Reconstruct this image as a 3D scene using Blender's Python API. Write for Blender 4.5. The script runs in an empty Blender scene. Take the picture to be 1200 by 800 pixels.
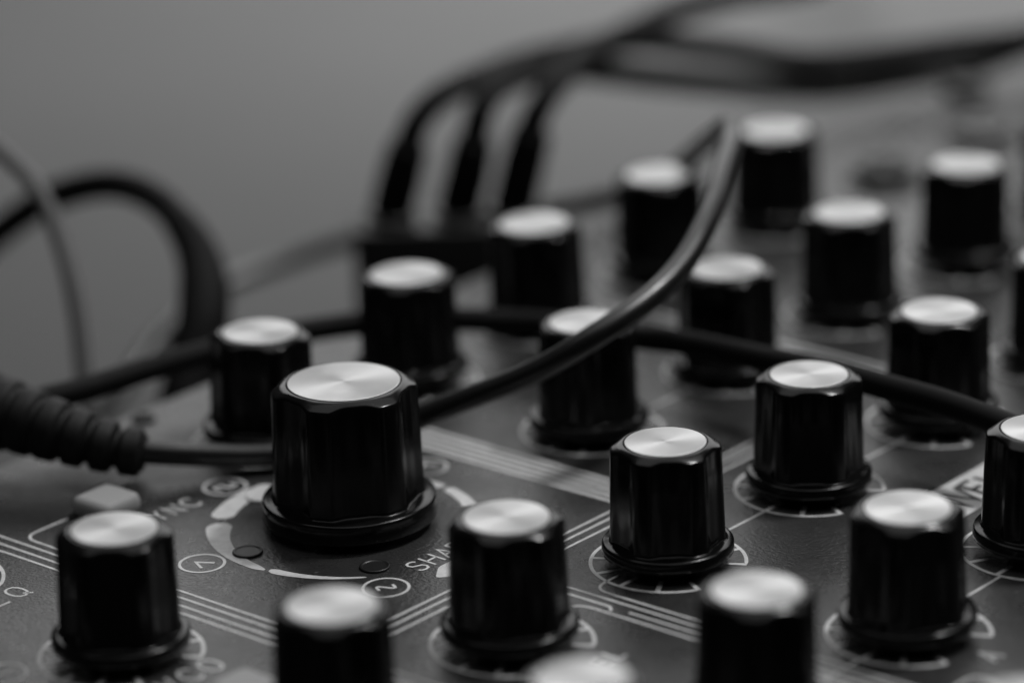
import bpy, bmesh, math, random
from mathutils import Vector, Matrix

# ------------------------------------------------------------------ camera, light, exposure
MM = 0.001
sc = bpy.context.scene
C = sc.collection
random.seed(4)

RT = Vector((0.64749677, -0.76142118, -0.0313961))
UP = Vector((0.27215094, 0.19255688, 0.94279145))
FW = Vector((0.71181584, 0.6189989, -0.33190145))
cam_d = bpy.data.cameras.new('camera')
cam = bpy.data.objects.new('camera', cam_d)
C.objects.link(cam)
m = Matrix((RT, UP, -FW)).transposed().to_4x4()
m.translation = Vector((-275.616, -217.647, 150.0)) * MM
cam.matrix_world = m
cam_d.sensor_width = 36.0
cam_d.lens = 119.9
cam_d.clip_start = 0.01
cam_d.clip_end = 20.0
cam_d.dof.use_dof = True
cam_d.dof.focus_distance = 0.3815
cam_d.dof.aperture_fstop = 9.4
sc.camera = cam

world = bpy.data.worlds.new('World')
sc.world = world
world.use_nodes = True
bg = world.node_tree.nodes['Background']
bg.inputs['Color'].default_value = (1, 1, 1, 1)
bg.inputs['Strength'].default_value = 0.008

FH = Vector((FW.x, FW.y, 0)).normalized()
RH = Vector((FH.y, -FH.x, 0))

def area_lamp(name, right, fwd, up, sx, sy, watts, aim=(0, 0, 0)):
    d = bpy.data.lights.new(name, 'AREA')
    d.shape = 'RECTANGLE'
    d.size, d.size_y, d.energy = sx, sy, watts
    o = bpy.data.objects.new(name, d)
    C.objects.link(o)
    o.location = RH * right + FH * fwd + Vector((0, 0, up))
    o.rotation_euler = (Vector(aim) - o.location).to_track_quat('-Z', 'Y').to_euler()
    return o

area_lamp('window_light', 0.12, 1.3, 0.55, 1.2, 0.65, 2.7)
area_lamp('ceiling_softbox', 0.08, 0.10, 0.70, 0.9, 0.9, 1.35)
area_lamp('desk_lamp', 0.24, 0.15, 0.55, 0.07, 0.07, 1.15)
pool = area_lamp('added_table_fill', 0.07, 0.47, 0.50, 0.30, 0.30, 0.72, (FH * 0.46 + RH * 0.07 + Vector((0, 0, -0.036))))  # added lamp without a known source, brightens the far tabletop into a gradient
pool.data.spread = math.radians(66)

vs = sc.view_settings
vs.view_transform = 'Standard'
vs.look = 'None'
vs.exposure = 0.45
vs.gamma = 1.0
vs.use_curve_mapping = False
sc.cycles.use_denoising = True
sc.cycles.sample_clamp_indirect = 4.0

# ------------------------------------------------------------------ materials
def mat(name, col, rough, metal=0.0, spec=0.5):
    M = bpy.data.materials.new(name)
    M.use_nodes = True
    b = M.node_tree.nodes['Principled BSDF']
    b.inputs['Base Color'].default_value = (col, col, col, 1)
    b.inputs['Roughness'].default_value = rough
    b.inputs['Metallic'].default_value = metal
    b.inputs['Specular IOR Level'].default_value = spec
    return M, M.node_tree, b

def noise(nt, scale, detail=4.0, rough=0.6, coord='Object', stretch=None):
    tc = nt.nodes.new('ShaderNodeTexCoord')
    n = nt.nodes.new('ShaderNodeTexNoise')
    n.inputs['Scale'].default_value = scale
    n.inputs['Detail'].default_value = detail
    n.inputs['Roughness'].default_value = rough
    if stretch:
        mp = nt.nodes.new('ShaderNodeMapping')
        mp.inputs['Scale'].default_value = stretch
        nt.links.new(tc.outputs[coord], mp.inputs['Vector'])
        nt.links.new(mp.outputs['Vector'], n.inputs['Vector'])
    else:
        nt.links.new(tc.outputs[coord], n.inputs['Vector'])
    return n.outputs['Fac']

def ramp(nt, fac, stops):
    r = nt.nodes.new('ShaderNodeValToRGB')
    e = r.color_ramp.elements
    while len(e) < len(stops):
        e.new(0.5)
    for k, (p, v) in enumerate(stops):
        e[k].position = p
        e[k].color = (v, v, v, 1)
    nt.links.new(fac, r.inputs['Fac'])
    return r.outputs['Color']

def bump(nt, b, fac, strength, dist):
    n = nt.nodes.new('ShaderNodeBump')
    n.inputs['Strength'].default_value = strength
    n.inputs['Distance'].default_value = dist
    nt.links.new(fac, n.inputs['Height'])
    nt.links.new(n.outputs['Normal'], b.inputs['Normal'])
    return n

def mixc(nt, fac, a, b):
    x = nt.nodes.new('ShaderNodeMix')
    x.data_type = 'RGBA'
    nt.links.new(fac, x.inputs['Factor'])
    for s, v in ((x.inputs[6], a), (x.inputs[7], b)):
        if isinstance(v, float):
            s.default_value = (v, v, v, 1)
        else:
            nt.links.new(v, s)
    return x.outputs[2]

# black knob plastic: glossy, faint handling smears, a little dust
M_knob, nt, b = mat('black_plastic', 0.003, 0.16, 0.0, 0.28)
nt.links.new(ramp(nt, noise(nt, 220, 5), [(0.3, 0.12), (0.75, 0.26)]), b.inputs['Roughness'])
dust = ramp(nt, noise(nt, 3200, 2, 0.5), [(0.74, 0.0), (0.8, 1.0)])
nt.links.new(mixc(nt, dust, 0.006, 0.06), b.inputs['Base Color'])
bump(nt, b, noise(nt, 900, 3), 0.05, 0.00005)

# spun aluminium disc
M_disc, nt, b = mat('spun_aluminium', 0.60, 0.5, 1.0)
tg = nt.nodes.new('ShaderNodeTangent')
tg.direction_type = 'RADIAL'
tg.axis = 'Z'
nt.links.new(tg.outputs['Tangent'], b.inputs['Tangent'])
b.inputs['Anisotropic'].default_value = 0.55
tc = nt.nodes.new('ShaderNodeTexCoord')
ln = nt.nodes.new('ShaderNodeVectorMath')
ln.operation = 'LENGTH'
nt.links.new(tc.outputs['Object'], ln.inputs[0])
rn = nt.nodes.new('ShaderNodeTexNoise')
rn.noise_dimensions = '1D'
rn.inputs['Scale'].default_value = 9000
rn.inputs['Detail'].default_value = 3
nt.links.new(ln.outputs['Value'], rn.inputs['W'])
bump(nt, b, rn.outputs['Fac'], 0.2, 0.00001)
oi = nt.nodes.new('ShaderNodeObjectInfo')
sm_ = nt.nodes.new('ShaderNodeTexNoise')
sm_.noise_dimensions = '4D'
sm_.inputs['Scale'].default_value = 260
sm_.inputs['Detail'].default_value = 6
mw = nt.nodes.new('ShaderNodeMath')
mw.operation = 'MULTIPLY'
mw.inputs[1].default_value = 37.0
nt.links.new(oi.outputs['Random'], mw.inputs[0])
nt.links.new(mw.outputs[0], sm_.inputs['W'])
nt.links.new(tc.outputs['Object'], sm_.inputs['Vector'])
nt.links.new(ramp(nt, sm_.outputs['Fac'], [(0.3, 0.48), (0.7, 0.6)]), b.inputs['Roughness'])

# dark grey powder-coated panel
M_panel, nt, b = mat('grey_panel_paint', 0.03, 0.33, 0.0, 0.9)
big = noise(nt, 70, 8, 0.7)
nt.links.new(ramp(nt, noise(nt, 90, 6, 0.7), [(0.3, 0.22), (0.7, 0.38)]), b.inputs['Roughness'])
base = ramp(nt, big, [(0.3, 0.022), (0.72, 0.050)])
speck = ramp(nt, noise(nt, 1500, 1.5, 0.5), [(0.70, 0.0), (0.77, 1.0)])
patch = ramp(nt, noise(nt, 60, 3), [(0.42, 0.0), (0.62, 0.9)])
mu = nt.nodes.new('ShaderNodeMath')
mu.operation = 'MULTIPLY'
nt.links.new(speck, mu.inputs[0])
nt.links.new(patch, mu.inputs[1])
nt.links.new(mixc(nt, mu.outputs[0], base, 0.30), b.inputs['Base Color'])
bump(nt, b, noise(nt, 2600, 3, 0.6, stretch=(1, 0.6, 1)), 1.0, 0.00014)

# silk-screened ink
M_ink, nt, b = mat('white_ink', 0.62, 0.5)
nt.links.new(ramp(nt, noise(nt, 700, 5, 0.7), [(0.28, 0.58), (0.6, 0.8)]), b.inputs['Base Color'])
M_darkink, nt, b = mat('dark_ink', 0.05, 0.5)

M_case, nt, b = mat('black_case_paint', 0.012, 0.4)
bump(nt, b, noise(nt, 1500, 3), 0.2, 0.00005)

M_cable, nt, b = mat('black_rubber', 0.006, 0.42, 0.0, 0.45)
nt.links.new(ramp(nt, noise(nt, 160, 5), [(0.3, 0.24), (0.7, 0.36)]), b.inputs['Roughness'])
bump(nt, b, noise(nt, 1200, 3), 0.12, 0.00006)
M_matte, nt, b = mat('matte_black_rubber', 0.005, 0.68, 0.0, 0.18)
bump(nt, b, noise(nt, 1100, 3), 0.15, 0.00006)
M_gloss, nt, b = mat('glossy_black_vinyl', 0.008, 0.27, 0.0, 0.85)
nt.links.new(ramp(nt, noise(nt, 200, 5), [(0.3, 0.28), (0.7, 0.4)]), b.inputs['Roughness'])
M_boot, nt, b = mat('ribbed_boot_rubber', 0.010, 0.55, 0.0, 0.28)
M_greycable, nt, b = mat('grey_vinyl', 0.13, 0.45)
bump(nt, b, noise(nt, 1200, 3), 0.1, 0.00006)

M_button, nt, b = mat('pale_button_plastic', 0.36, 0.6)
bump(nt, b, noise(nt, 1400, 3), 0.15, 0.00005)
M_lens, nt, b = mat('smoked_lens', 0.015, 0.4)
M_paleLens, nt, b = mat('glint_white_lens', 0.75, 0.25)  # white base colour stands in for the bright glint on one indicator
M_steel, nt, b = mat('nickel', 0.22, 0.5, 1.0)
nt.links.new(ramp(nt, noise(nt, 400, 4), [(0.3, 0.45), (0.7, 0.6)]), b.inputs['Roughness'])

M_table, nt, b = mat('grey_table_laminate', 0.105, 0.8, spec=0.12)
nt.links.new(ramp(nt, noise(nt, 6, 6), [(0.3, 0.094), (0.7, 0.106)]), b.inputs['Base Color'])

# ------------------------------------------------------------------ mesh helpers (millimetres in, metres out)
def mesh(name, verts, faces, smooth=True):
    me = bpy.data.meshes.new(name)
    me.from_pydata([(x * MM, y * MM, z * MM) for x, y, z in verts], [], faces)
    me.validate()
    bm = bmesh.new()
    bm.from_mesh(me)
    bmesh.ops.recalc_face_normals(bm, faces=bm.faces)
    bm.to_mesh(me)
    bm.free()
    if smooth:
        me.polygons.foreach_set('use_smooth', [True] * len(me.polygons))
    me.update()
    return me

def obj(name, me, material, parent=None, loc=(0, 0, 0), rz=0.0):
    o = bpy.data.objects.new(name, me)
    C.objects.link(o)
    if material and not me.materials:
        me.materials.append(material)
    o.location = Vector(loc) * MM
    o.rotation_euler = (0, 0, rz)
    o.parent = parent
    return o

def empty(name, loc=(0, 0, 0), label=None, cat=None, group=None):
    o = bpy.data.objects.new(name, None)
    C.objects.link(o)
    o.empty_display_size = 0.01
    o.location = Vector(loc) * MM
    if label:
        o['label'] = label
        o['category'] = cat
    if group:
        o['group'] = group
    return o

def rings_to_mesh(name, rings, cap0=True, cap1=True, smooth=True):
    n = len(rings[0])
    v, f = [], []
    for r in rings:
        v += r
    for k in range(len(rings) - 1):
        a, b_ = k * n, (k + 1) * n
        for i in range(n):
            j = (i + 1) % n
            f.append((a + i, a + j, b_ + j, b_ + i))
    if cap0:
        f.append(tuple(range(n))[::-1])
    if cap1:
        f.append(tuple(range((len(rings) - 1) * n, len(rings) * n)))
    return mesh(name, v, f, smooth)

def circ(r, z, n=48, cx=0, cy=0):
    return [(cx + r * math.cos(2 * math.pi * i / n), cy + r * math.sin(2 * math.pi * i / n), z) for i in range(n)]

def lathe(name, prof, n=48, cap0=True, cap1=True):
    return rings_to_mesh(name, [circ(r, z, n) for r, z in prof], cap0, cap1)

def rbox(name, x0, x1, y0, y1, z0, z1, rad=1.0, bev=0.4, seg=5):
    """rounded-corner slab with softened upper and lower edges"""
    def loop(ins, z):
        r = max(rad - ins, 0.02)
        pts = []
        for cx, cy, a0 in ((x1 - rad, y1 - rad, 0), (x0 + rad, y1 - rad, 90), (x0 + rad, y0 + rad, 180), (x1 - rad, y0 + rad, 270)):
            for k in range(seg + 1):
                a = math.radians(a0 + 90 * k / seg)
                pts.append((cx + r * math.cos(a), cy + r * math.sin(a), z))
        return pts
    R = [loop(bev, z0), loop(bev * .3, z0 + bev * .3), loop(0, z0 + bev), loop(0, z1 - bev),
         loop(bev * .3, z1 - bev * .3), loop(bev, z1)]
    me = rings_to_mesh(name, R)
    for p in me.polygons:
        if len(p.vertices) > 4:
            p.use_smooth = False
    return me

def strip(name, paths, w, z0=0.0, z1=0.035, closed=False):
    """printed strokes: each path a ribbon of width w, with real (tiny) thickness"""
    v, f = [], []
    for P in paths:
        n = len(P)
        L, Rr = [], []
        for i in range(n):
            if closed:
                a, c = P[i - 1], P[(i + 1) % n]
            else:
                a, c = P[max(i - 1, 0)], P[min(i + 1, n - 1)]
            dx, dy = c[0] - a[0], c[1] - a[1]
            l = math.hypot(dx, dy) or 1
            nx, ny = -dy / l, dx / l
            k = 1.0
            if 0 < i < n - 1 or closed:                      # mitre
                b0 = P[i - 1]; b1 = P[(i + 1) % n]
                d0 = Vector((P[i][0] - b0[0], P[i][1] - b0[1])).normalized()
                d1 = Vector((b1[0] - P[i][0], b1[1] - P[i][1])).normalized()
                k = 1 / max(0.45, math.sqrt(max(0.0, (1 + d0.dot(d1)) / 2)))
            ww = (w(i / (n - 1)) if callable(w) else w) / 2 * k
            L.append((P[i][0] + nx * ww, P[i][1] + ny * ww))
            Rr.append((P[i][0] - nx * ww, P[i][1] - ny * ww))
        b = len(v)
        for i in range(n):
            v += [(*L[i], z1), (*Rr[i], z1), (*L[i], z0), (*Rr[i], z0)]
        for i in range(n if closed else n - 1):
            a0, a1 = b + 4 * i, b + 4 * ((i + 1) % n)
            f += [(a0, a0 + 1, a1 + 1, a1), (a0 + 1, a0 + 3, a1 + 3, a1 + 1), (a0 + 2, a0, a1, a1 + 2)]
        if not closed:
            e = b + 4 * (n - 1)
            f += [(b, b + 2, b + 3, b + 1), (e, e + 1, e + 3, e + 2)]
    return mesh(name, v, f, False)

def poly(name, pts, z0=0.0, z1=0.035):
    n = len(pts)
    v = [(x, y, z1) for x, y in pts] + [(x, y, z0) for x, y in pts]
    f = [tuple(range(n))] + [(i, i + n, (i + 1) % n + n, (i + 1) % n) for i in range(n)]
    return mesh(name, v, f, False)

def arc(cx, cy, r, a0, a1, n=24):
    return [(cx + r * math.cos(math.radians(a0 + (a1 - a0) * k / n)), cy + r * math.sin(math.radians(a0 + (a1 - a0) * k / n))) for k in range(n + 1)]

def catmull(P, sub=8):
    P = [Vector(p) for p in P]
    Q = [2 * P[0] - P[1]] + P + [2 * P[-1] - P[-2]]
    out = []
    for i in range(1, len(Q) - 2):
        p0, p1, p2, p3 = Q[i - 1], Q[i], Q[i + 1], Q[i + 2]
        for k in range(sub):
            t = k / sub
            out.append(0.5 * ((2 * p1) + (p2 - p0) * t + (2 * p0 - 5 * p1 + 4 * p2 - p3) * t * t + (3 * p1 - p0 - 3 * p2 + p3) * t ** 3))
    out.append(P[-1])
    return out

def tube(name, path, rad, n=20, wob=1.0):
    """sweep with the slight unevenness of a real lead; rad a number or a function of arc-length fraction"""
    ph = [random.uniform(0, 6.28) for _ in range(6)]
    acc, prev, out = 0.0, path[0], []
    for p in path:
        acc += (p - prev).length
        prev = p
        out.append(p + wob * Vector([0.12 * math.sin(acc / 6.1 + ph[k]) + 0.07 * math.sin(acc / 3.1 + ph[k + 3]) for k in range(3)]))
    path = out
    T = [(path[min(i + 1, len(path) - 1)] - path[max(i - 1, 0)]).normalized() for i in range(len(path))]
    N = T[0].orthogonal().normalized()
    lens = [0.0]
    for i in range(1, len(path)):
        lens.append(lens[-1] + (path[i] - path[i - 1]).length)
    rings = []
    for i, p in enumerate(path):
        N = (N - T[i] * N.dot(T[i])).normalized()
        B = T[i].cross(N)
        r = rad(lens[i] / lens[-1], lens[i]) if callable(rad) else rad
        rings.append([tuple(p + (N * math.cos(2 * math.pi * k / n) + B * math.sin(2 * math.pi * k / n)) * r) for k in range(n)])
    return rings_to_mesh(name, rings)

# ------------------------------------------------------------------ the table under everything
TZ = -36.0
me = rbox('table', -700, 1500, -700, 1500, TZ - 25, TZ, 20, 2)
table = obj('table', me, M_table)
table['kind'] = 'structure'

# ------------------------------------------------------------------ synthesizer
syn = empty('synthesizer', (0, 0, TZ), 'dark grey desktop synthesizer panel crowded with black silver-topped knobs', 'synthesizer')
OFF = -TZ                                                  # children are placed relative to the base

def part(name, me, material, x=0, y=0, z=0, parent=None, rz=0.0):
    if parent is None:
        return obj(name, me, material, syn, (x, y, z + OFF), rz)
    return obj(name, me, material, parent, (x, y, z), rz)

part('case', rbox('case', -127, 227, -107, 81, -33, -2.2, 6, 1.0), M_case)
panel = part('control_panel', rbox('control_panel', -130, 230, -110, 84, -2.2, 0, 3, 0.5), M_panel)
foot = lathe('rubber_foot', [(6, -36), (6.6, -35.4), (6.6, -33.0)], 24)
for x, y in ((-115, -95), (215, -95), (-115, 69), (215, 69)):
    part('rubber_foot', foot, M_cable, x, y)

# -- printed artwork on the panel
def ink(name, me, material=M_ink, x=0, y=0, z=0):
    return part(name, me, material, x, y, z, panel)

FONT = {
    'A': [[(0, 0), (.36, 1), (.72, 0)], [(.13, .36), (.59, .36)]],
    'C': [[(.7, .82), (.6, .95), (.42, 1), (.2, .95), (.05, .75), (0, .5), (.05, .25), (.2, .05), (.42, 0), (.6, .05), (.7, .18)]],
    'D': [[(0, 0), (0, 1), (.35, 1), (.58, .9), (.7, .7), (.72, .5), (.7, .3), (.58, .1), (.35, 0), (0, 0)]],
    'E': [[(.6, 1), (0, 1), (0, 0), (.6, 0)], [(0, .52), (.5, .52)]],
    'F': [[(.6, 1), (0, 1), (0, 0)], [(0, .52), (.5, .52)]],
    'H': [[(0, 0), (0, 1)], [(.68, 0), (.68, 1)], [(0, .52), (.68, .52)]],
    'L': [[(0, 1), (0, 0), (.56, 0)]],
    'N': [[(0, 0), (0, 1), (.68, 0), (.68, 1)]],
    'O': [[(.38, 1), (.17, .94), (.04, .75), (0, .5), (.04, .25), (.17, .06), (.38, 0), (.59, .06), (.72, .25), (.76, .5), (.72, .75), (.59, .94), (.38, 1)]],
    'P': [[(0, 0), (0, 1), (.4, 1), (.57, .93), (.62, .76), (.57, .58), (.4, .5), (0, .5)]],
    'R': [[(0, 0), (0, 1), (.4, 1), (.57, .93), (.62, .76), (.57, .58), (.4, .5), (0, .5)], [(.34, .5), (.66, 0)]],
    'S': [[(.6, .84), (.5, .96), (.32, 1), (.12, .95), (.03, .78), (.1, .6), (.32, .51), (.54, .42), (.62, .23), (.52, .05), (.3, 0), (.1, .05), (0, .18)]],
    'V': [[(0, 1), (.35, 0), (.7, 1)]],
    'Y': [[(0, 1), (.34, .5), (.68, 1)], [(.34, .5), (.34, 0)]],
}
FONT['Q'] = [FONT['O'][0], [(.46, .22), (.78, -.06)]]

def lettering(text, cx, cy, h, pitch, w=0.3, z0=0.0, z1=0.035):
    paths = []
    x0 = cx - pitch * (len(text) - 1) / 2
    for k, ch in enumerate(text):
        for st in FONT[ch]:
            paths.append([(x0 + k * pitch + (px - .34) * h * .9, cy + (py - .5) * h) for px, py in st])
    return strip('lettering', paths, w, z0, z1)

def text(t, cx, cy, h=2.6, pitch=2.35, w=0.3, material=M_ink, z0=0.0, z1=0.035):
    return ink('lettering', lettering(t, cx, cy, h, pitch, w, z0, z1), material)

# ring scale: 300 degrees, open towards the label, radial ticks every 30 degrees
def make_scale():
    T = []
    ring = arc(0, 0, 8.7, -60, 240, 72)
    P = [[(6.3 * math.cos(math.radians(-60)) , 6.3 * math.sin(math.radians(-60)))] + ring +
         [(6.3 * math.cos(math.radians(240)), 6.3 * math.sin(math.radians(240)))]]
    for a in range(-30, 240, 30):
        ca, sa = math.cos(math.radians(a)), math.sin(math.radians(a))
        T.append([(5.6 * ca, 5.6 * sa), (8.55 * ca, 8.55 * sa)])
    ring_me = strip('dial_scale', P, 0.42)
    tick_me = strip('dial_scale', T, 0.56, 0.0, 0.03)
    bm = bmesh.new()
    bm.from_mesh(ring_me)
    bm.from_mesh(tick_me)
    bm.to_mesh(ring_me)
    bm.free()
    return ring_me

scale_me = make_scale()
M_IN = M_ink

GX, GY = 26.9, 31.7
KN = [  # x, y, rotation of the flutes
    (-53.7, 31.6, 12), (-54.6, -0.5, 40), (-27.2, 0.0, 25), (0.0, 0.0, 12), (26.7, 0.0, 8), (53.8, 0.0, 20),
    (26.9, -31.4, 4), (-0.3, -32.2, 26), (-27.2, -32.3, 33), (-53.2, -31.5, 50), (0.2, 63.2, 2), (27.1, 62.9, 31),
    (53.0, 63.2, 16), (80.2, 63.5, 45), (107.1, 63.6, 22), (26.3, 32.8, 37), (52.9, 31.5, 52), (80.7, 32.0, 10),
    (107.7, 31.5, 28), (80.9, -0.2, 34), (134.6, 31.7, 9), (-53.8, 63.4, 20), (-32.4, -66.6, 15), (-80.7, 31.7, 41),
]
for x, y, a in KN:
    if abs(y + 66.6) > 1:
        ink('dial_scale', scale_me, M_ink, round(x / GX) * GX if y < 100 else x, y)

# connecting lines between neighbouring scales along each row
def line(pts, w=0.34):
    return ink('printed_line', strip('printed_line', [pts], w))

for y, xs in ((0, (0, 26.9)), (-32, (-26.9, 0))):
    for x in xs:
        line([(x + 8.95, y), (x + 26.9 - 8.95, y)])
line([(-53.8 + 8.95, -32), (-26.9 - 8.95, -32)], 0.9)
line([(35.9, 31.7), (44.9, 31.7)])

# bundles of parallel routing lines with rounded turns
def fillet(pts, r=2.0, n=6):
    out = [pts[0]]
    for k in range(1, len(pts) - 1):
        p, a, b_ = Vector(pts[k]), Vector(pts[k - 1]), Vector(pts[k + 1])
        u, w_ = (a - p).normalized() * r, (b_ - p).normalized() * r
        for i in range(n + 1):
            t = i / n
            q = (p + u) * (1 - t) ** 2 + p * 2 * t * (1 - t) + (p + w_) * t * t
            out.append((q.x, q.y))
    out.append(pts[-1])
    return out

# left bundle, running across the rows at x = -40
line(fillet([(-24.5, 64.3), (-38.4, 64.3), (-38.4, 14.4), (6.0, 14.4), (60, 14.4)], 2.2))
line([(-39.7, 84), (-39.7, -60)])
line([(-41.2, 84), (-41.2, -60)])
line(fillet([(-52, 66.0), (-42.6, 66.0), (-42.6, 10.2), (-46, 10.2)], 3.5))
# bundle along the row at y = 13
line(fillet([(-38.0, 13.1), (40, 13.1)], 1))
line(fillet([(-38.0, 11.6), (40, 11.6)], 1))
# bundle that leaves the row and runs down between the dials
line(fillet([(-6, 2.0), (-10.9, 2.0), (-10.9, -60)], 2.2))
line([(-12.2, 10.8), (-12.2, -60)])
line([(-13.6, 10.8), (-13.6, -2.6), (-14.4, -3.4)])
line([(-13.6, -5.2), (-13.6, -60)])
line(fillet([(-19.5, 1.5), (-15.0, 1.5), (-15.0, -60)], 3.2))
line(fillet([(-20, -43.5), (-4.4, -43.5), (-4.4, -60)], 2.2))
# far broad band of fine lines
for k in range(5):
    line([(10.1 + k * 1.25, 47.5 + k * 0.8), (10.1 + k * 1.25, 15.8)], 0.62)
line(fillet([(11.5, 50.6), (60, 50.6)], 1), 0.8)
line([(64, 15), (64, 60)], 0.5)
line([(66, 15), (66, 60)], 0.5)

# waveform selector round the large knob
BX, BY = -12.5, 36.8
def segment(a0, a1, r, w0, w1):
    n = 22
    out, inn = [], []
    for k in range(n + 1):
        t = k / n
        a = math.radians(a0 + (a1 - a0) * t)
        w = w0 + (w1 - w0) * t ** 0.9
        e = min(1.0, math.sqrt(max(0.0, min(t, 1 - t) / 0.08)) if min(t, 1 - t) < 0.08 else 1.0)
        w *= 0.35 + 0.65 * e
        ro = r + 0.15
        mid = ro - (w0 + (w1 - w0) * t) / 2
        out.append((BX + (mid + w / 2) * math.cos(a), BY + (mid + w / 2) * math.sin(a)))
        inn.append((BX + (mid - w / 2) * math.cos(a), BY + (mid - w / 2) * math.sin(a)))
    return poly('arc_segment', out + inn[::-1])
for a0, a1, w0, w1 in ((80, 123, 2.3, 2.9), (128, 186.5, 3.3, 1.0), (188.5, 229, 1.4, 0.35), (16, 74, 1.8, 2.3), (6, -6, 1.2, 1.3), (-9, -36, 1.4, 1.8)):
    ink('arc_segment', segment(a0, a1, 16.6 if a0 > 78 else 15.0, w0, w1))

def symbol(cx, cy, strokes, r=2.55):
    ring = strip('waveform_ring', [arc(0, 0, r, 0, 350, 35)], 0.34, closed=True)
    o = ink('waveform_ring', ring, M_ink, cx, cy)
    ink('waveform_mark', strip('waveform_mark', strokes, 0.34), M_ink, cx, cy)
saw = [[(-1.5, -0.2), (0.9, 0.9), (0.9, -0.9)]]
sine = [[(1.05 * (t / 10 - 1), 0.85 * math.sin(t / 10 * math.pi)) for t in range(21)]]
sq = [[(-1.2, -0.7), (-1.2, 0.7), (0, 0.7), (0, -0.7), (1.2, -0.7), (1.2, 0.4)]]
def R2(st, deg):
    c, s = math.cos(math.radians(deg)), math.sin(math.radians(deg))
    return [[(x * c - y * s, x * s + y * c) for x, y in p] for p in st]
symbol(-31.5, 42.0, [[(0.95, -1.05), (-0.2, 0.8), (-1.0, -0.95)]])
symbol(-24.2, 20.6, sine)
symbol(-13.4, 56.4, sq)
symbol(5.5, 41.2, saw)
symbol(-64.9, 38.0, [[(-1.3, 0.0), (1.5, 0.0)]])

text('SHAPE', -12.9, 21.8, 2.7, 2.35)
text('SYNC', -23.4, 56.2, 2.7, 2.6)
text('FREQ', -53.8, 53.0, 2.9, 2.8)
text('VCO', -53.4, 21.8, 3.0, 3.0)
text('LEVEL', -26.9, -10.6, 2.4, 2.1)
text('A', 0.0, -42.3, 2.6, 2.3)
ink('label_bar', poly('label_bar', fillet([(-13, 20.0 - 0.3), (-16.5, 19.7), (-19.0, 17.9), (-16.5, 16.0), (-6, 16.0), (-6, 19.7), (-13, 19.7)], 0.6)))
ink('label_bar', poly('label_bar', [(26.4, -19.4), (54.6, -19.4), (54.6, -12.2), (26.4, -12.2)]))
text('ENVELOPE', 40.4, -15.8, 4.2, 3.35, 0.72, M_darkink, 0.036, 0.06)

# -- knobs
def make_knob(R0, R1, RS, H, rd, skirt_h, fdepth, zb=1.4, N=6, n=120):
    """six shallow flutes, domed rim above, glossy round skirt below"""
    def prof(th, R):
        ph = ((th * N / (2 * math.pi)) % 1.0) - 0.5            # flute centred at 0
        w = 0.36
        t = max(0.0, 1 - (abs(ph) / w) ** 2)
        return R - fdepth * (t * t * (3 - 2 * t)) ** 0.8
    ths = [2 * math.pi * i / n for i in range(n)]
    def ring(fr, fz):
        return [(fr(t) * math.cos(t), fr(t) * math.sin(t), fz(t)) for t in ths]
    k = 0.5
    ztop = lambda r: H - 0.05 - max(0.0, r - rd - 0.25) * k
    rings = []
    sk = [(3.4, 0.04), (3.4, zb - 0.1), (3.6, zb), (RS - 0.5, zb + 0.02), (RS - 0.12, zb + 0.05), (RS, zb + 0.18), (RS, skirt_h - 0.5),
          (RS - 0.04, skirt_h - 0.36), (RS - 0.13, skirt_h - 0.24), (RS - 0.3, skirt_h - 0.16)]
    for r, z in sk:
        rings.append(ring(lambda t, r=r: r, lambda t, z=z: z))
    # the flare: from the round skirt up into the fluted body
    for q, dz in ((0.55, -0.12), (0.24, -0.07), (0.1, -0.02), (0.03, 0.1), (0.0, 0.35)):
        rings.append(ring(lambda t, q=q: prof(t, R1) * (1 - q) + (RS - 0.3) * q, lambda t, dz=dz: skirt_h + dz))
    for q in (0.33, 0.66):
        rings.append(ring(lambda t, q=q: prof(t, R1 + (R0 - R1) * q), lambda t, q=q: skirt_h + 0.4 + (H - 1.4 - skirt_h - 0.4) * q))
    for d_in, dz in ((0.0, -0.3), (0.03, -0.16), (0.09, -0.06), (0.18, -0.01), (0.28, 0.0)):
        rings.append(ring(lambda t, d=d_in: prof(t, R0) - d, lambda t, d=d_in, dz=dz: ztop(prof(t, R0) - d) + dz))
    rings.append(ring(lambda t: (prof(t, R0) + rd) / 2, lambda t: ztop((prof(t, R0) + rd) / 2)))
    rings.append(ring(lambda t: rd + 0.22, lambda t: H - 0.05))
    rings.append(ring(lambda t: rd + 0.10, lambda t: H - 0.10))
    rings.append(ring(lambda t: rd + 0.07, lambda t: H - 0.45))
    return rings_to_mesh('knob', rings)

def make_cap(rd, H):
    me = lathe('cap', [(rd, -0.5), (rd, -0.1), (rd - 0.04, -0.03), (rd - 0.1, 0.0)], 72)
    for p in me.polygons:
        if len(p.vertices) > 4:
            p.use_smooth = False
    return me

HS, HB = 14.4, 17.3
knob_me = make_knob(6.2, 6.45, 7.4, HS, 4.58, 3.0, 0.66)
cap_me = make_cap(4.58, HS)
for x, y, a in KN:
    o = part('knob', knob_me, M_knob, x, y, random.uniform(-0.15, 0.2), None, math.radians(a))
    o.rotation_euler.x = math.radians(random.gauss(0, 0.5))
    o.rotation_euler.y = math.radians(random.gauss(0, 0.5))
    part('cap', cap_me, M_disc, 0, 0, HS, o)
big_me = make_knob(8.4, 8.75, 10.1, HB, 6.5, 3.6, 0.86, 1.0)
o = part('knob', big_me, M_knob, BX, BY, 0, None, math.radians(22))
o['label'] = 'largest knob, in the middle of the waveform ring'
part('cap', make_cap(6.5, HB), M_disc, 0, 0, HB, o)

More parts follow.
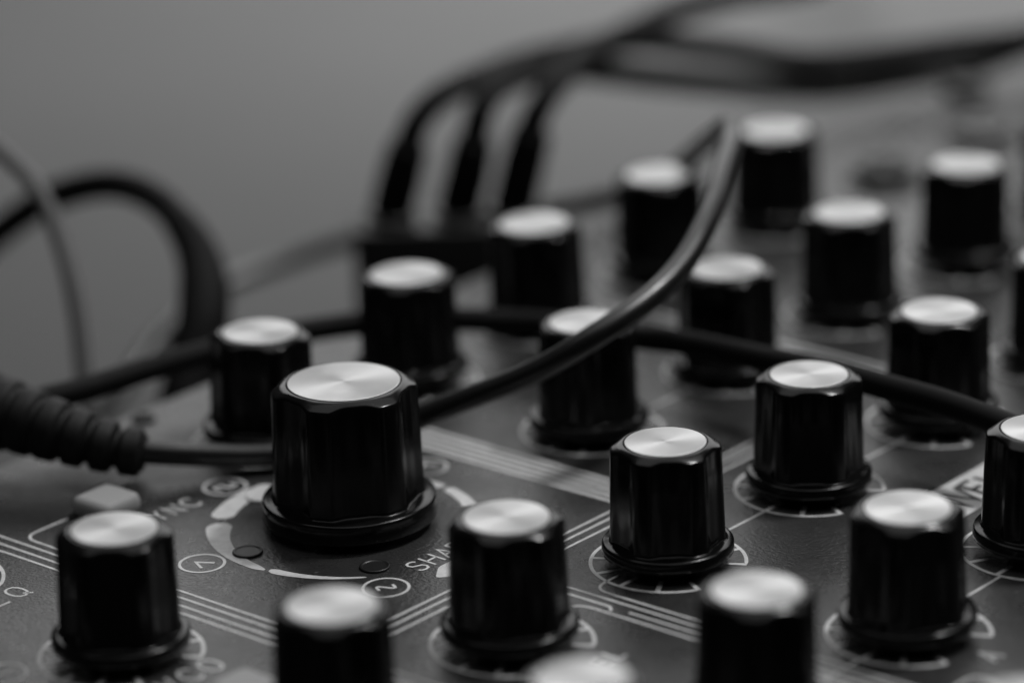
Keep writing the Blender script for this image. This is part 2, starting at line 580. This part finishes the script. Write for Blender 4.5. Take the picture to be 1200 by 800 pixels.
# -- buttons, indicator lights, jacks, screws
btn = rbox('push_button', -3.15, 3.15, -3.15, 3.15, 0, 2.6, 1.3, 0.9)
well = rbox('button_bezel', -3.6, 3.6, -3.6, 3.6, -0.2, 0.25, 1.2, 0.12)
for x, y in ((-27.9, 61.3), (-54.9, 12.1)):
    o = part('push_button', btn, M_button, x, y, 0.05)
    part('button_bezel', well, M_case, 0, 0, 0, o)
lens = lathe('indicator_light', [(1.75, -0.2), (1.75, 0.2), (1.68, 0.28), (1.5, 0.3), (1.42, 0.2), (1.3, 0.18), (0.6, 0.2)], 32)
pale = lens.copy()
for a in (167, 234, 30):
    part('indicator_light', lens, M_lens, BX + 14.1 * math.cos(math.radians(a)), BY + 14.1 * math.sin(math.radians(a)))
part('indicator_light', pale, M_paleLens, BX + 13.9 * math.cos(math.radians(93)), BY + 13.9 * math.sin(math.radians(93)))

nut = lathe('jack_nut', [(4.4, 0.0), (4.4, 1.5), (4.1, 1.8), (3.2, 1.9), (3.0, 1.5), (2.9, 0.2)], 6 * 8, True, True)
sock = lathe('jack_socket', [(6.0, 0.0), (6.0, 0.5), (5.7, 0.7), (3.0, 0.72), (2.9, -0.5)], 40)
hole = lathe('jack_hole', [(2.85, 0.3), (2.7, 1.2), (1.8, 1.3), (1.7, 0.6)], 32)
bright_nut = nut.copy()
for x, y in ((134.6, 63.4), (161.5, 63.4), (188.4, 63.4), (161.5, 31.7)):
    o = part('jack_socket', sock, M_case, x, y)
    part('jack_nut', nut if x < 140 else bright_nut, M_lens if x < 140 else M_steel, 0, 0, 0.7, o)
    part('jack_hole', hole, M_case, 0, 0, 0.75, o)
def screw_mesh():
    return lathe('screw', [(1.6, -0.1), (1.6, 0.25), (1.4, 0.5), (0.95, 0.6), (0.8, 0.3), (0.3, 0.25)], 24)
sm = screw_mesh()
thumb = lathe('thumb_screw', [(3.6, -0.1), (3.7, 0.3), (3.7, 1.6), (3.3, 2.1), (1.0, 2.2)], 24)
part('thumb_screw', thumb, M_case, 181, 79)
for x, y in ((-3.2, 81.0), (-122, 79.0)):
    part('screw', sm, M_case, x, y)

# ------------------------------------------------------------------ cables
def cable(label, cords, group='black cables draped over and behind the synthesizer'):
    first = Vector(cords[0])
    e = empty('audio_cable', first, label, 'cable', group)
    return e, first

def add(e, first, name, me, material):
    o = bpy.data.objects.new(name, me)
    C.objects.link(o)
    me.materials.append(material)
    o.parent = e
    o.location = -first * MM
    return o

# 1: boot on the panel, cord behind the large knob, then up over the knobs and away behind
front = [(-19.1, 68.2, 3.9), (-16.0, 64.2, 3.2), (-11.4, 60.2, 2.5), (-6.0, 55.4, 2.2), (0.3, 50.0, 2.6), (5.1, 41.7, 6.4),
         (10.7, 31.5, 11.4), (17.3, 23.7, 17.0), (24.5, 21.7, 19.8), (34.1, 23.2, 22.1), (43.4, 26.8, 24.7), (53.6, 32.3, 26.7),
         (62.9, 38.2, 27.5), (70.0, 44.1, 26.6), (77.1, 51.6, 22.7), (84.6, 60.7, 16.9), (92.9, 74.2, 8.3), (99.5, 87.5, 2.0),
         (103.3, 104.1, -4.0), (101.5, 120.0, -8.4), (95.9, 133.0, -11.1), (87.1, 141.5, -14.0), (75.8, 145.5, -15.8),
         (61.8, 144.6, -18.5), (45.7, 140, -24), (30, 142, -33.2), (0, 160, -34.4)]
e, f0 = cable('black cord rising from ribbed strain relief behind largest knob, over knob tops', front)
add(e, f0, 'cord', tube('cord', catmull(front, 8), 1.5), M_gloss)
boot_axis = [(-27.5, 89.5, 8.0), (-24.6, 82.0, 7.0), (-22.4, 74.8, 5.6), (-19.3, 68.6, 4.0), (-17.3, 65.6, 3.4)]
def boot_r(t, l):
    base = 4.7 - 1.7 * min(1.0, max(0.0, (t - 0.22) / 0.7))
    if t < 0.24:
        return base
    ph = ((t - 0.24) / 0.76 * 6.0) % 1.0
    s = max(0.0, math.cos(2 * math.pi * ph)) ** 1.6
    return max(1.6, base - (0.8 + 0.1 * math.sin(l * 1.7)) * s)
add(e, f0, 'strain_relief', tube('strain_relief', catmull(boot_axis, 28), boot_r, 28, 0.0), M_boot)
add(e, f0, 'plug_barrel', tube('plug_barrel', catmull([(-35.0, 108, 9.5), (-31, 98.5, 9.0), (-27.3, 89.0, 7.9)], 6), 5.0, 28), M_cable)

# 2: cord threading between the rows
thread = [(-70, 128, -34.3), (-58, 112, -20), (-40, 97, 3), (-20, 84.5, 6.2), (7.0, 80.0, 6.0), (21.0, 75.5, 6.0), (28.5, 71.2, 6.0), (35.2, 62.2, 6.0), (40.5, 51.0, 6.2),
          (40.0, 34.5, 8.0), (40.0, 17.0, 8.8), (39.0, 1.0, 9.9), (38.0, -17.0, 9.0), (40.0, -40.0, 6.0), (48, -62, 2.5), (60, -90, 1.7)]
e, f0 = cable('black cord threading low between the knob rows from left to right edge', thread)
add(e, f0, 'cord', tube('cord', catmull(thread, 8), 1.6), M_matte)

# 3: loop behind the left end
loop = [(30, 215, -34.3), (36, 190, -24), (39.7, 173.4, -11.2), (42.0, 165.5, -5.9), (43.3, 156.5, 1.1), (43.2, 146.5, 6.4), (45.2, 137.5, 9.0), (45.7, 128.3, 8.0),
        (43.9, 120.6, 4.8), (40.3, 114.4, 0.5), (36.1, 110.4, -3.8), (32.6, 108.9, -8.2), (28.4, 107.3, -14.1), (20, 106, -28), (8, 112, -34.0), (-20, 130, -34.0)]
e, f0 = cable('thick black cable arching in a loop behind the left end', loop)
add(e, f0, 'cord', tube('cord', catmull(loop, 8), lambda t, l: 2.25), M_matte)
add(e, f0, 'plug_sleeve', tube('plug_sleeve', catmull([(44.6, 123.5, 6.4), (43.0, 118.7, 3.7), (40.3, 114.4, 0.5), (36.1, 110.4, -3.8), (32.6, 108.9, -8.2), (28.6, 107.3, -13.8)], 6), lambda t, l: 2.4 + 1.3 * min(1, t / 0.45)), M_matte)

# 4: thin grey lead
thin = [(10, 170, 20), (16.0, 145, 24.0), (18.0, 132.6, 22.9), (18.6, 127.5, 20.6), (18.5, 122.5, 17.2), (17.2, 117.5, 11.1), (15.0, 113.0, 4.1),
        (12.0, 108.6, -4.5), (9.5, 105.0, -14), (4, 104, -30), (-10, 108, -34.8), (-40, 120, -34.8)]
e, f0 = cable('thin grey lead hanging down in front of the black loop at left', thin)
add(e, f0, 'cord', tube('cord', catmull(thin, 8), 1.2), M_greycable)

# 5-7: three plugs standing in the socket block, cords sweeping off to the right
block_rz = math.atan2(-20.0, 17.5)
block = empty('socket_block', (87.2, 109.2, TZ), 'black socket block with three upright plugs behind the back knob row', 'socket block')
block.rotation_euler = (0, 0, block_rz)
H_B = -1.6 - TZ
obj('housing', rbox('housing', -14.5, 14.5, -6.5, 6.5, 0, H_B, 1.5, 0.6), M_case, block)
collar = lathe('socket_collar', [(4.0, 0.0), (4.0, 0.7), (3.6, 1.0), (3.0, 1.0)], 32)

TRIO = [
    ([(80.7, 115.4, -0.5), (81.4, 114.3, 4.1), (82.5, 112.9, 10.0)],
     [(84.5, 112.5, 13.5), (90.9, 112.9, 15.9), (109.9, 119.2, 14.2), (123.3, 118.3, 14.1), (137.8, 114.4, 13.9), (149.2, 107.8, 11.0), (163.3, 97.7, 7.2), (179.5, 87.0, 6.9), (196.0, 77.7, 6.9), (213.4, 71.8, 6.2), (250, 60, 0), (290, 55, -25), (330, 55, -34.0)],
     'leftmost of three upright plugs behind, its cord arching right along the top'),
    ([(87.5, 107.8, -0.5), (88.1, 106.7, 4.4), (89.0, 105.6, 10.3)],
     [(91.3, 105.5, 15.0), (100.0, 109.0, 16.2), (119.7, 117.2, 12.4), (132.0, 115.1, 10.0), (148.2, 107.1, 5.6), (163.3, 97.7, 2.6), (180.7, 91.5, 1.2), (199.8, 92.5, -2.0), (226.4, 91.4, -4.8), (260, 90, -20), (300, 95, -34.0)],
     'middle of three upright plugs behind, its cord sagging lowest to the right'),
    ([(92.9, 101.8, -0.5), (93.8, 100.6, 5.3), (94.8, 99.4, 11.2)],
     [(97.1, 98.9, 15.1), (104.1, 101.5, 17.0), (126.0, 113.6, 14.1), (139.0, 115.3, 15.1), (152.9, 115.7, 15.5), (168.7, 113.6, 15.4), (184.7, 111.2, 14.9), (200, 119, 16), (230, 136, 13), (300, 185, 6), (400, 265, -20), (480, 330, -33.6)],
     'rightmost of three upright plugs behind, its cord climbing out of the top edge'),
]
inv = Matrix.Rotation(-block_rz, 4, 'Z')
for P, K, lab in TRIO:
    q = inv @ (Vector((P[0][0], P[0][1], 0)) - Vector((87.2, 109.2, 0)))
    obj('socket_collar', collar, M_case, block, (q.x, q.y, H_B))
    e, f0 = cable(lab, P)
    add(e, f0, 'plug', tube('plug', catmull(P, 10), lambda t, l: 3.3 - 0.3 * max(0, t - 0.55) / 0.45, 24), M_matte)
    add(e, f0, 'cord', tube('cord', catmull([P[-2], P[-1]] + K, 8), 2.15), M_matte)
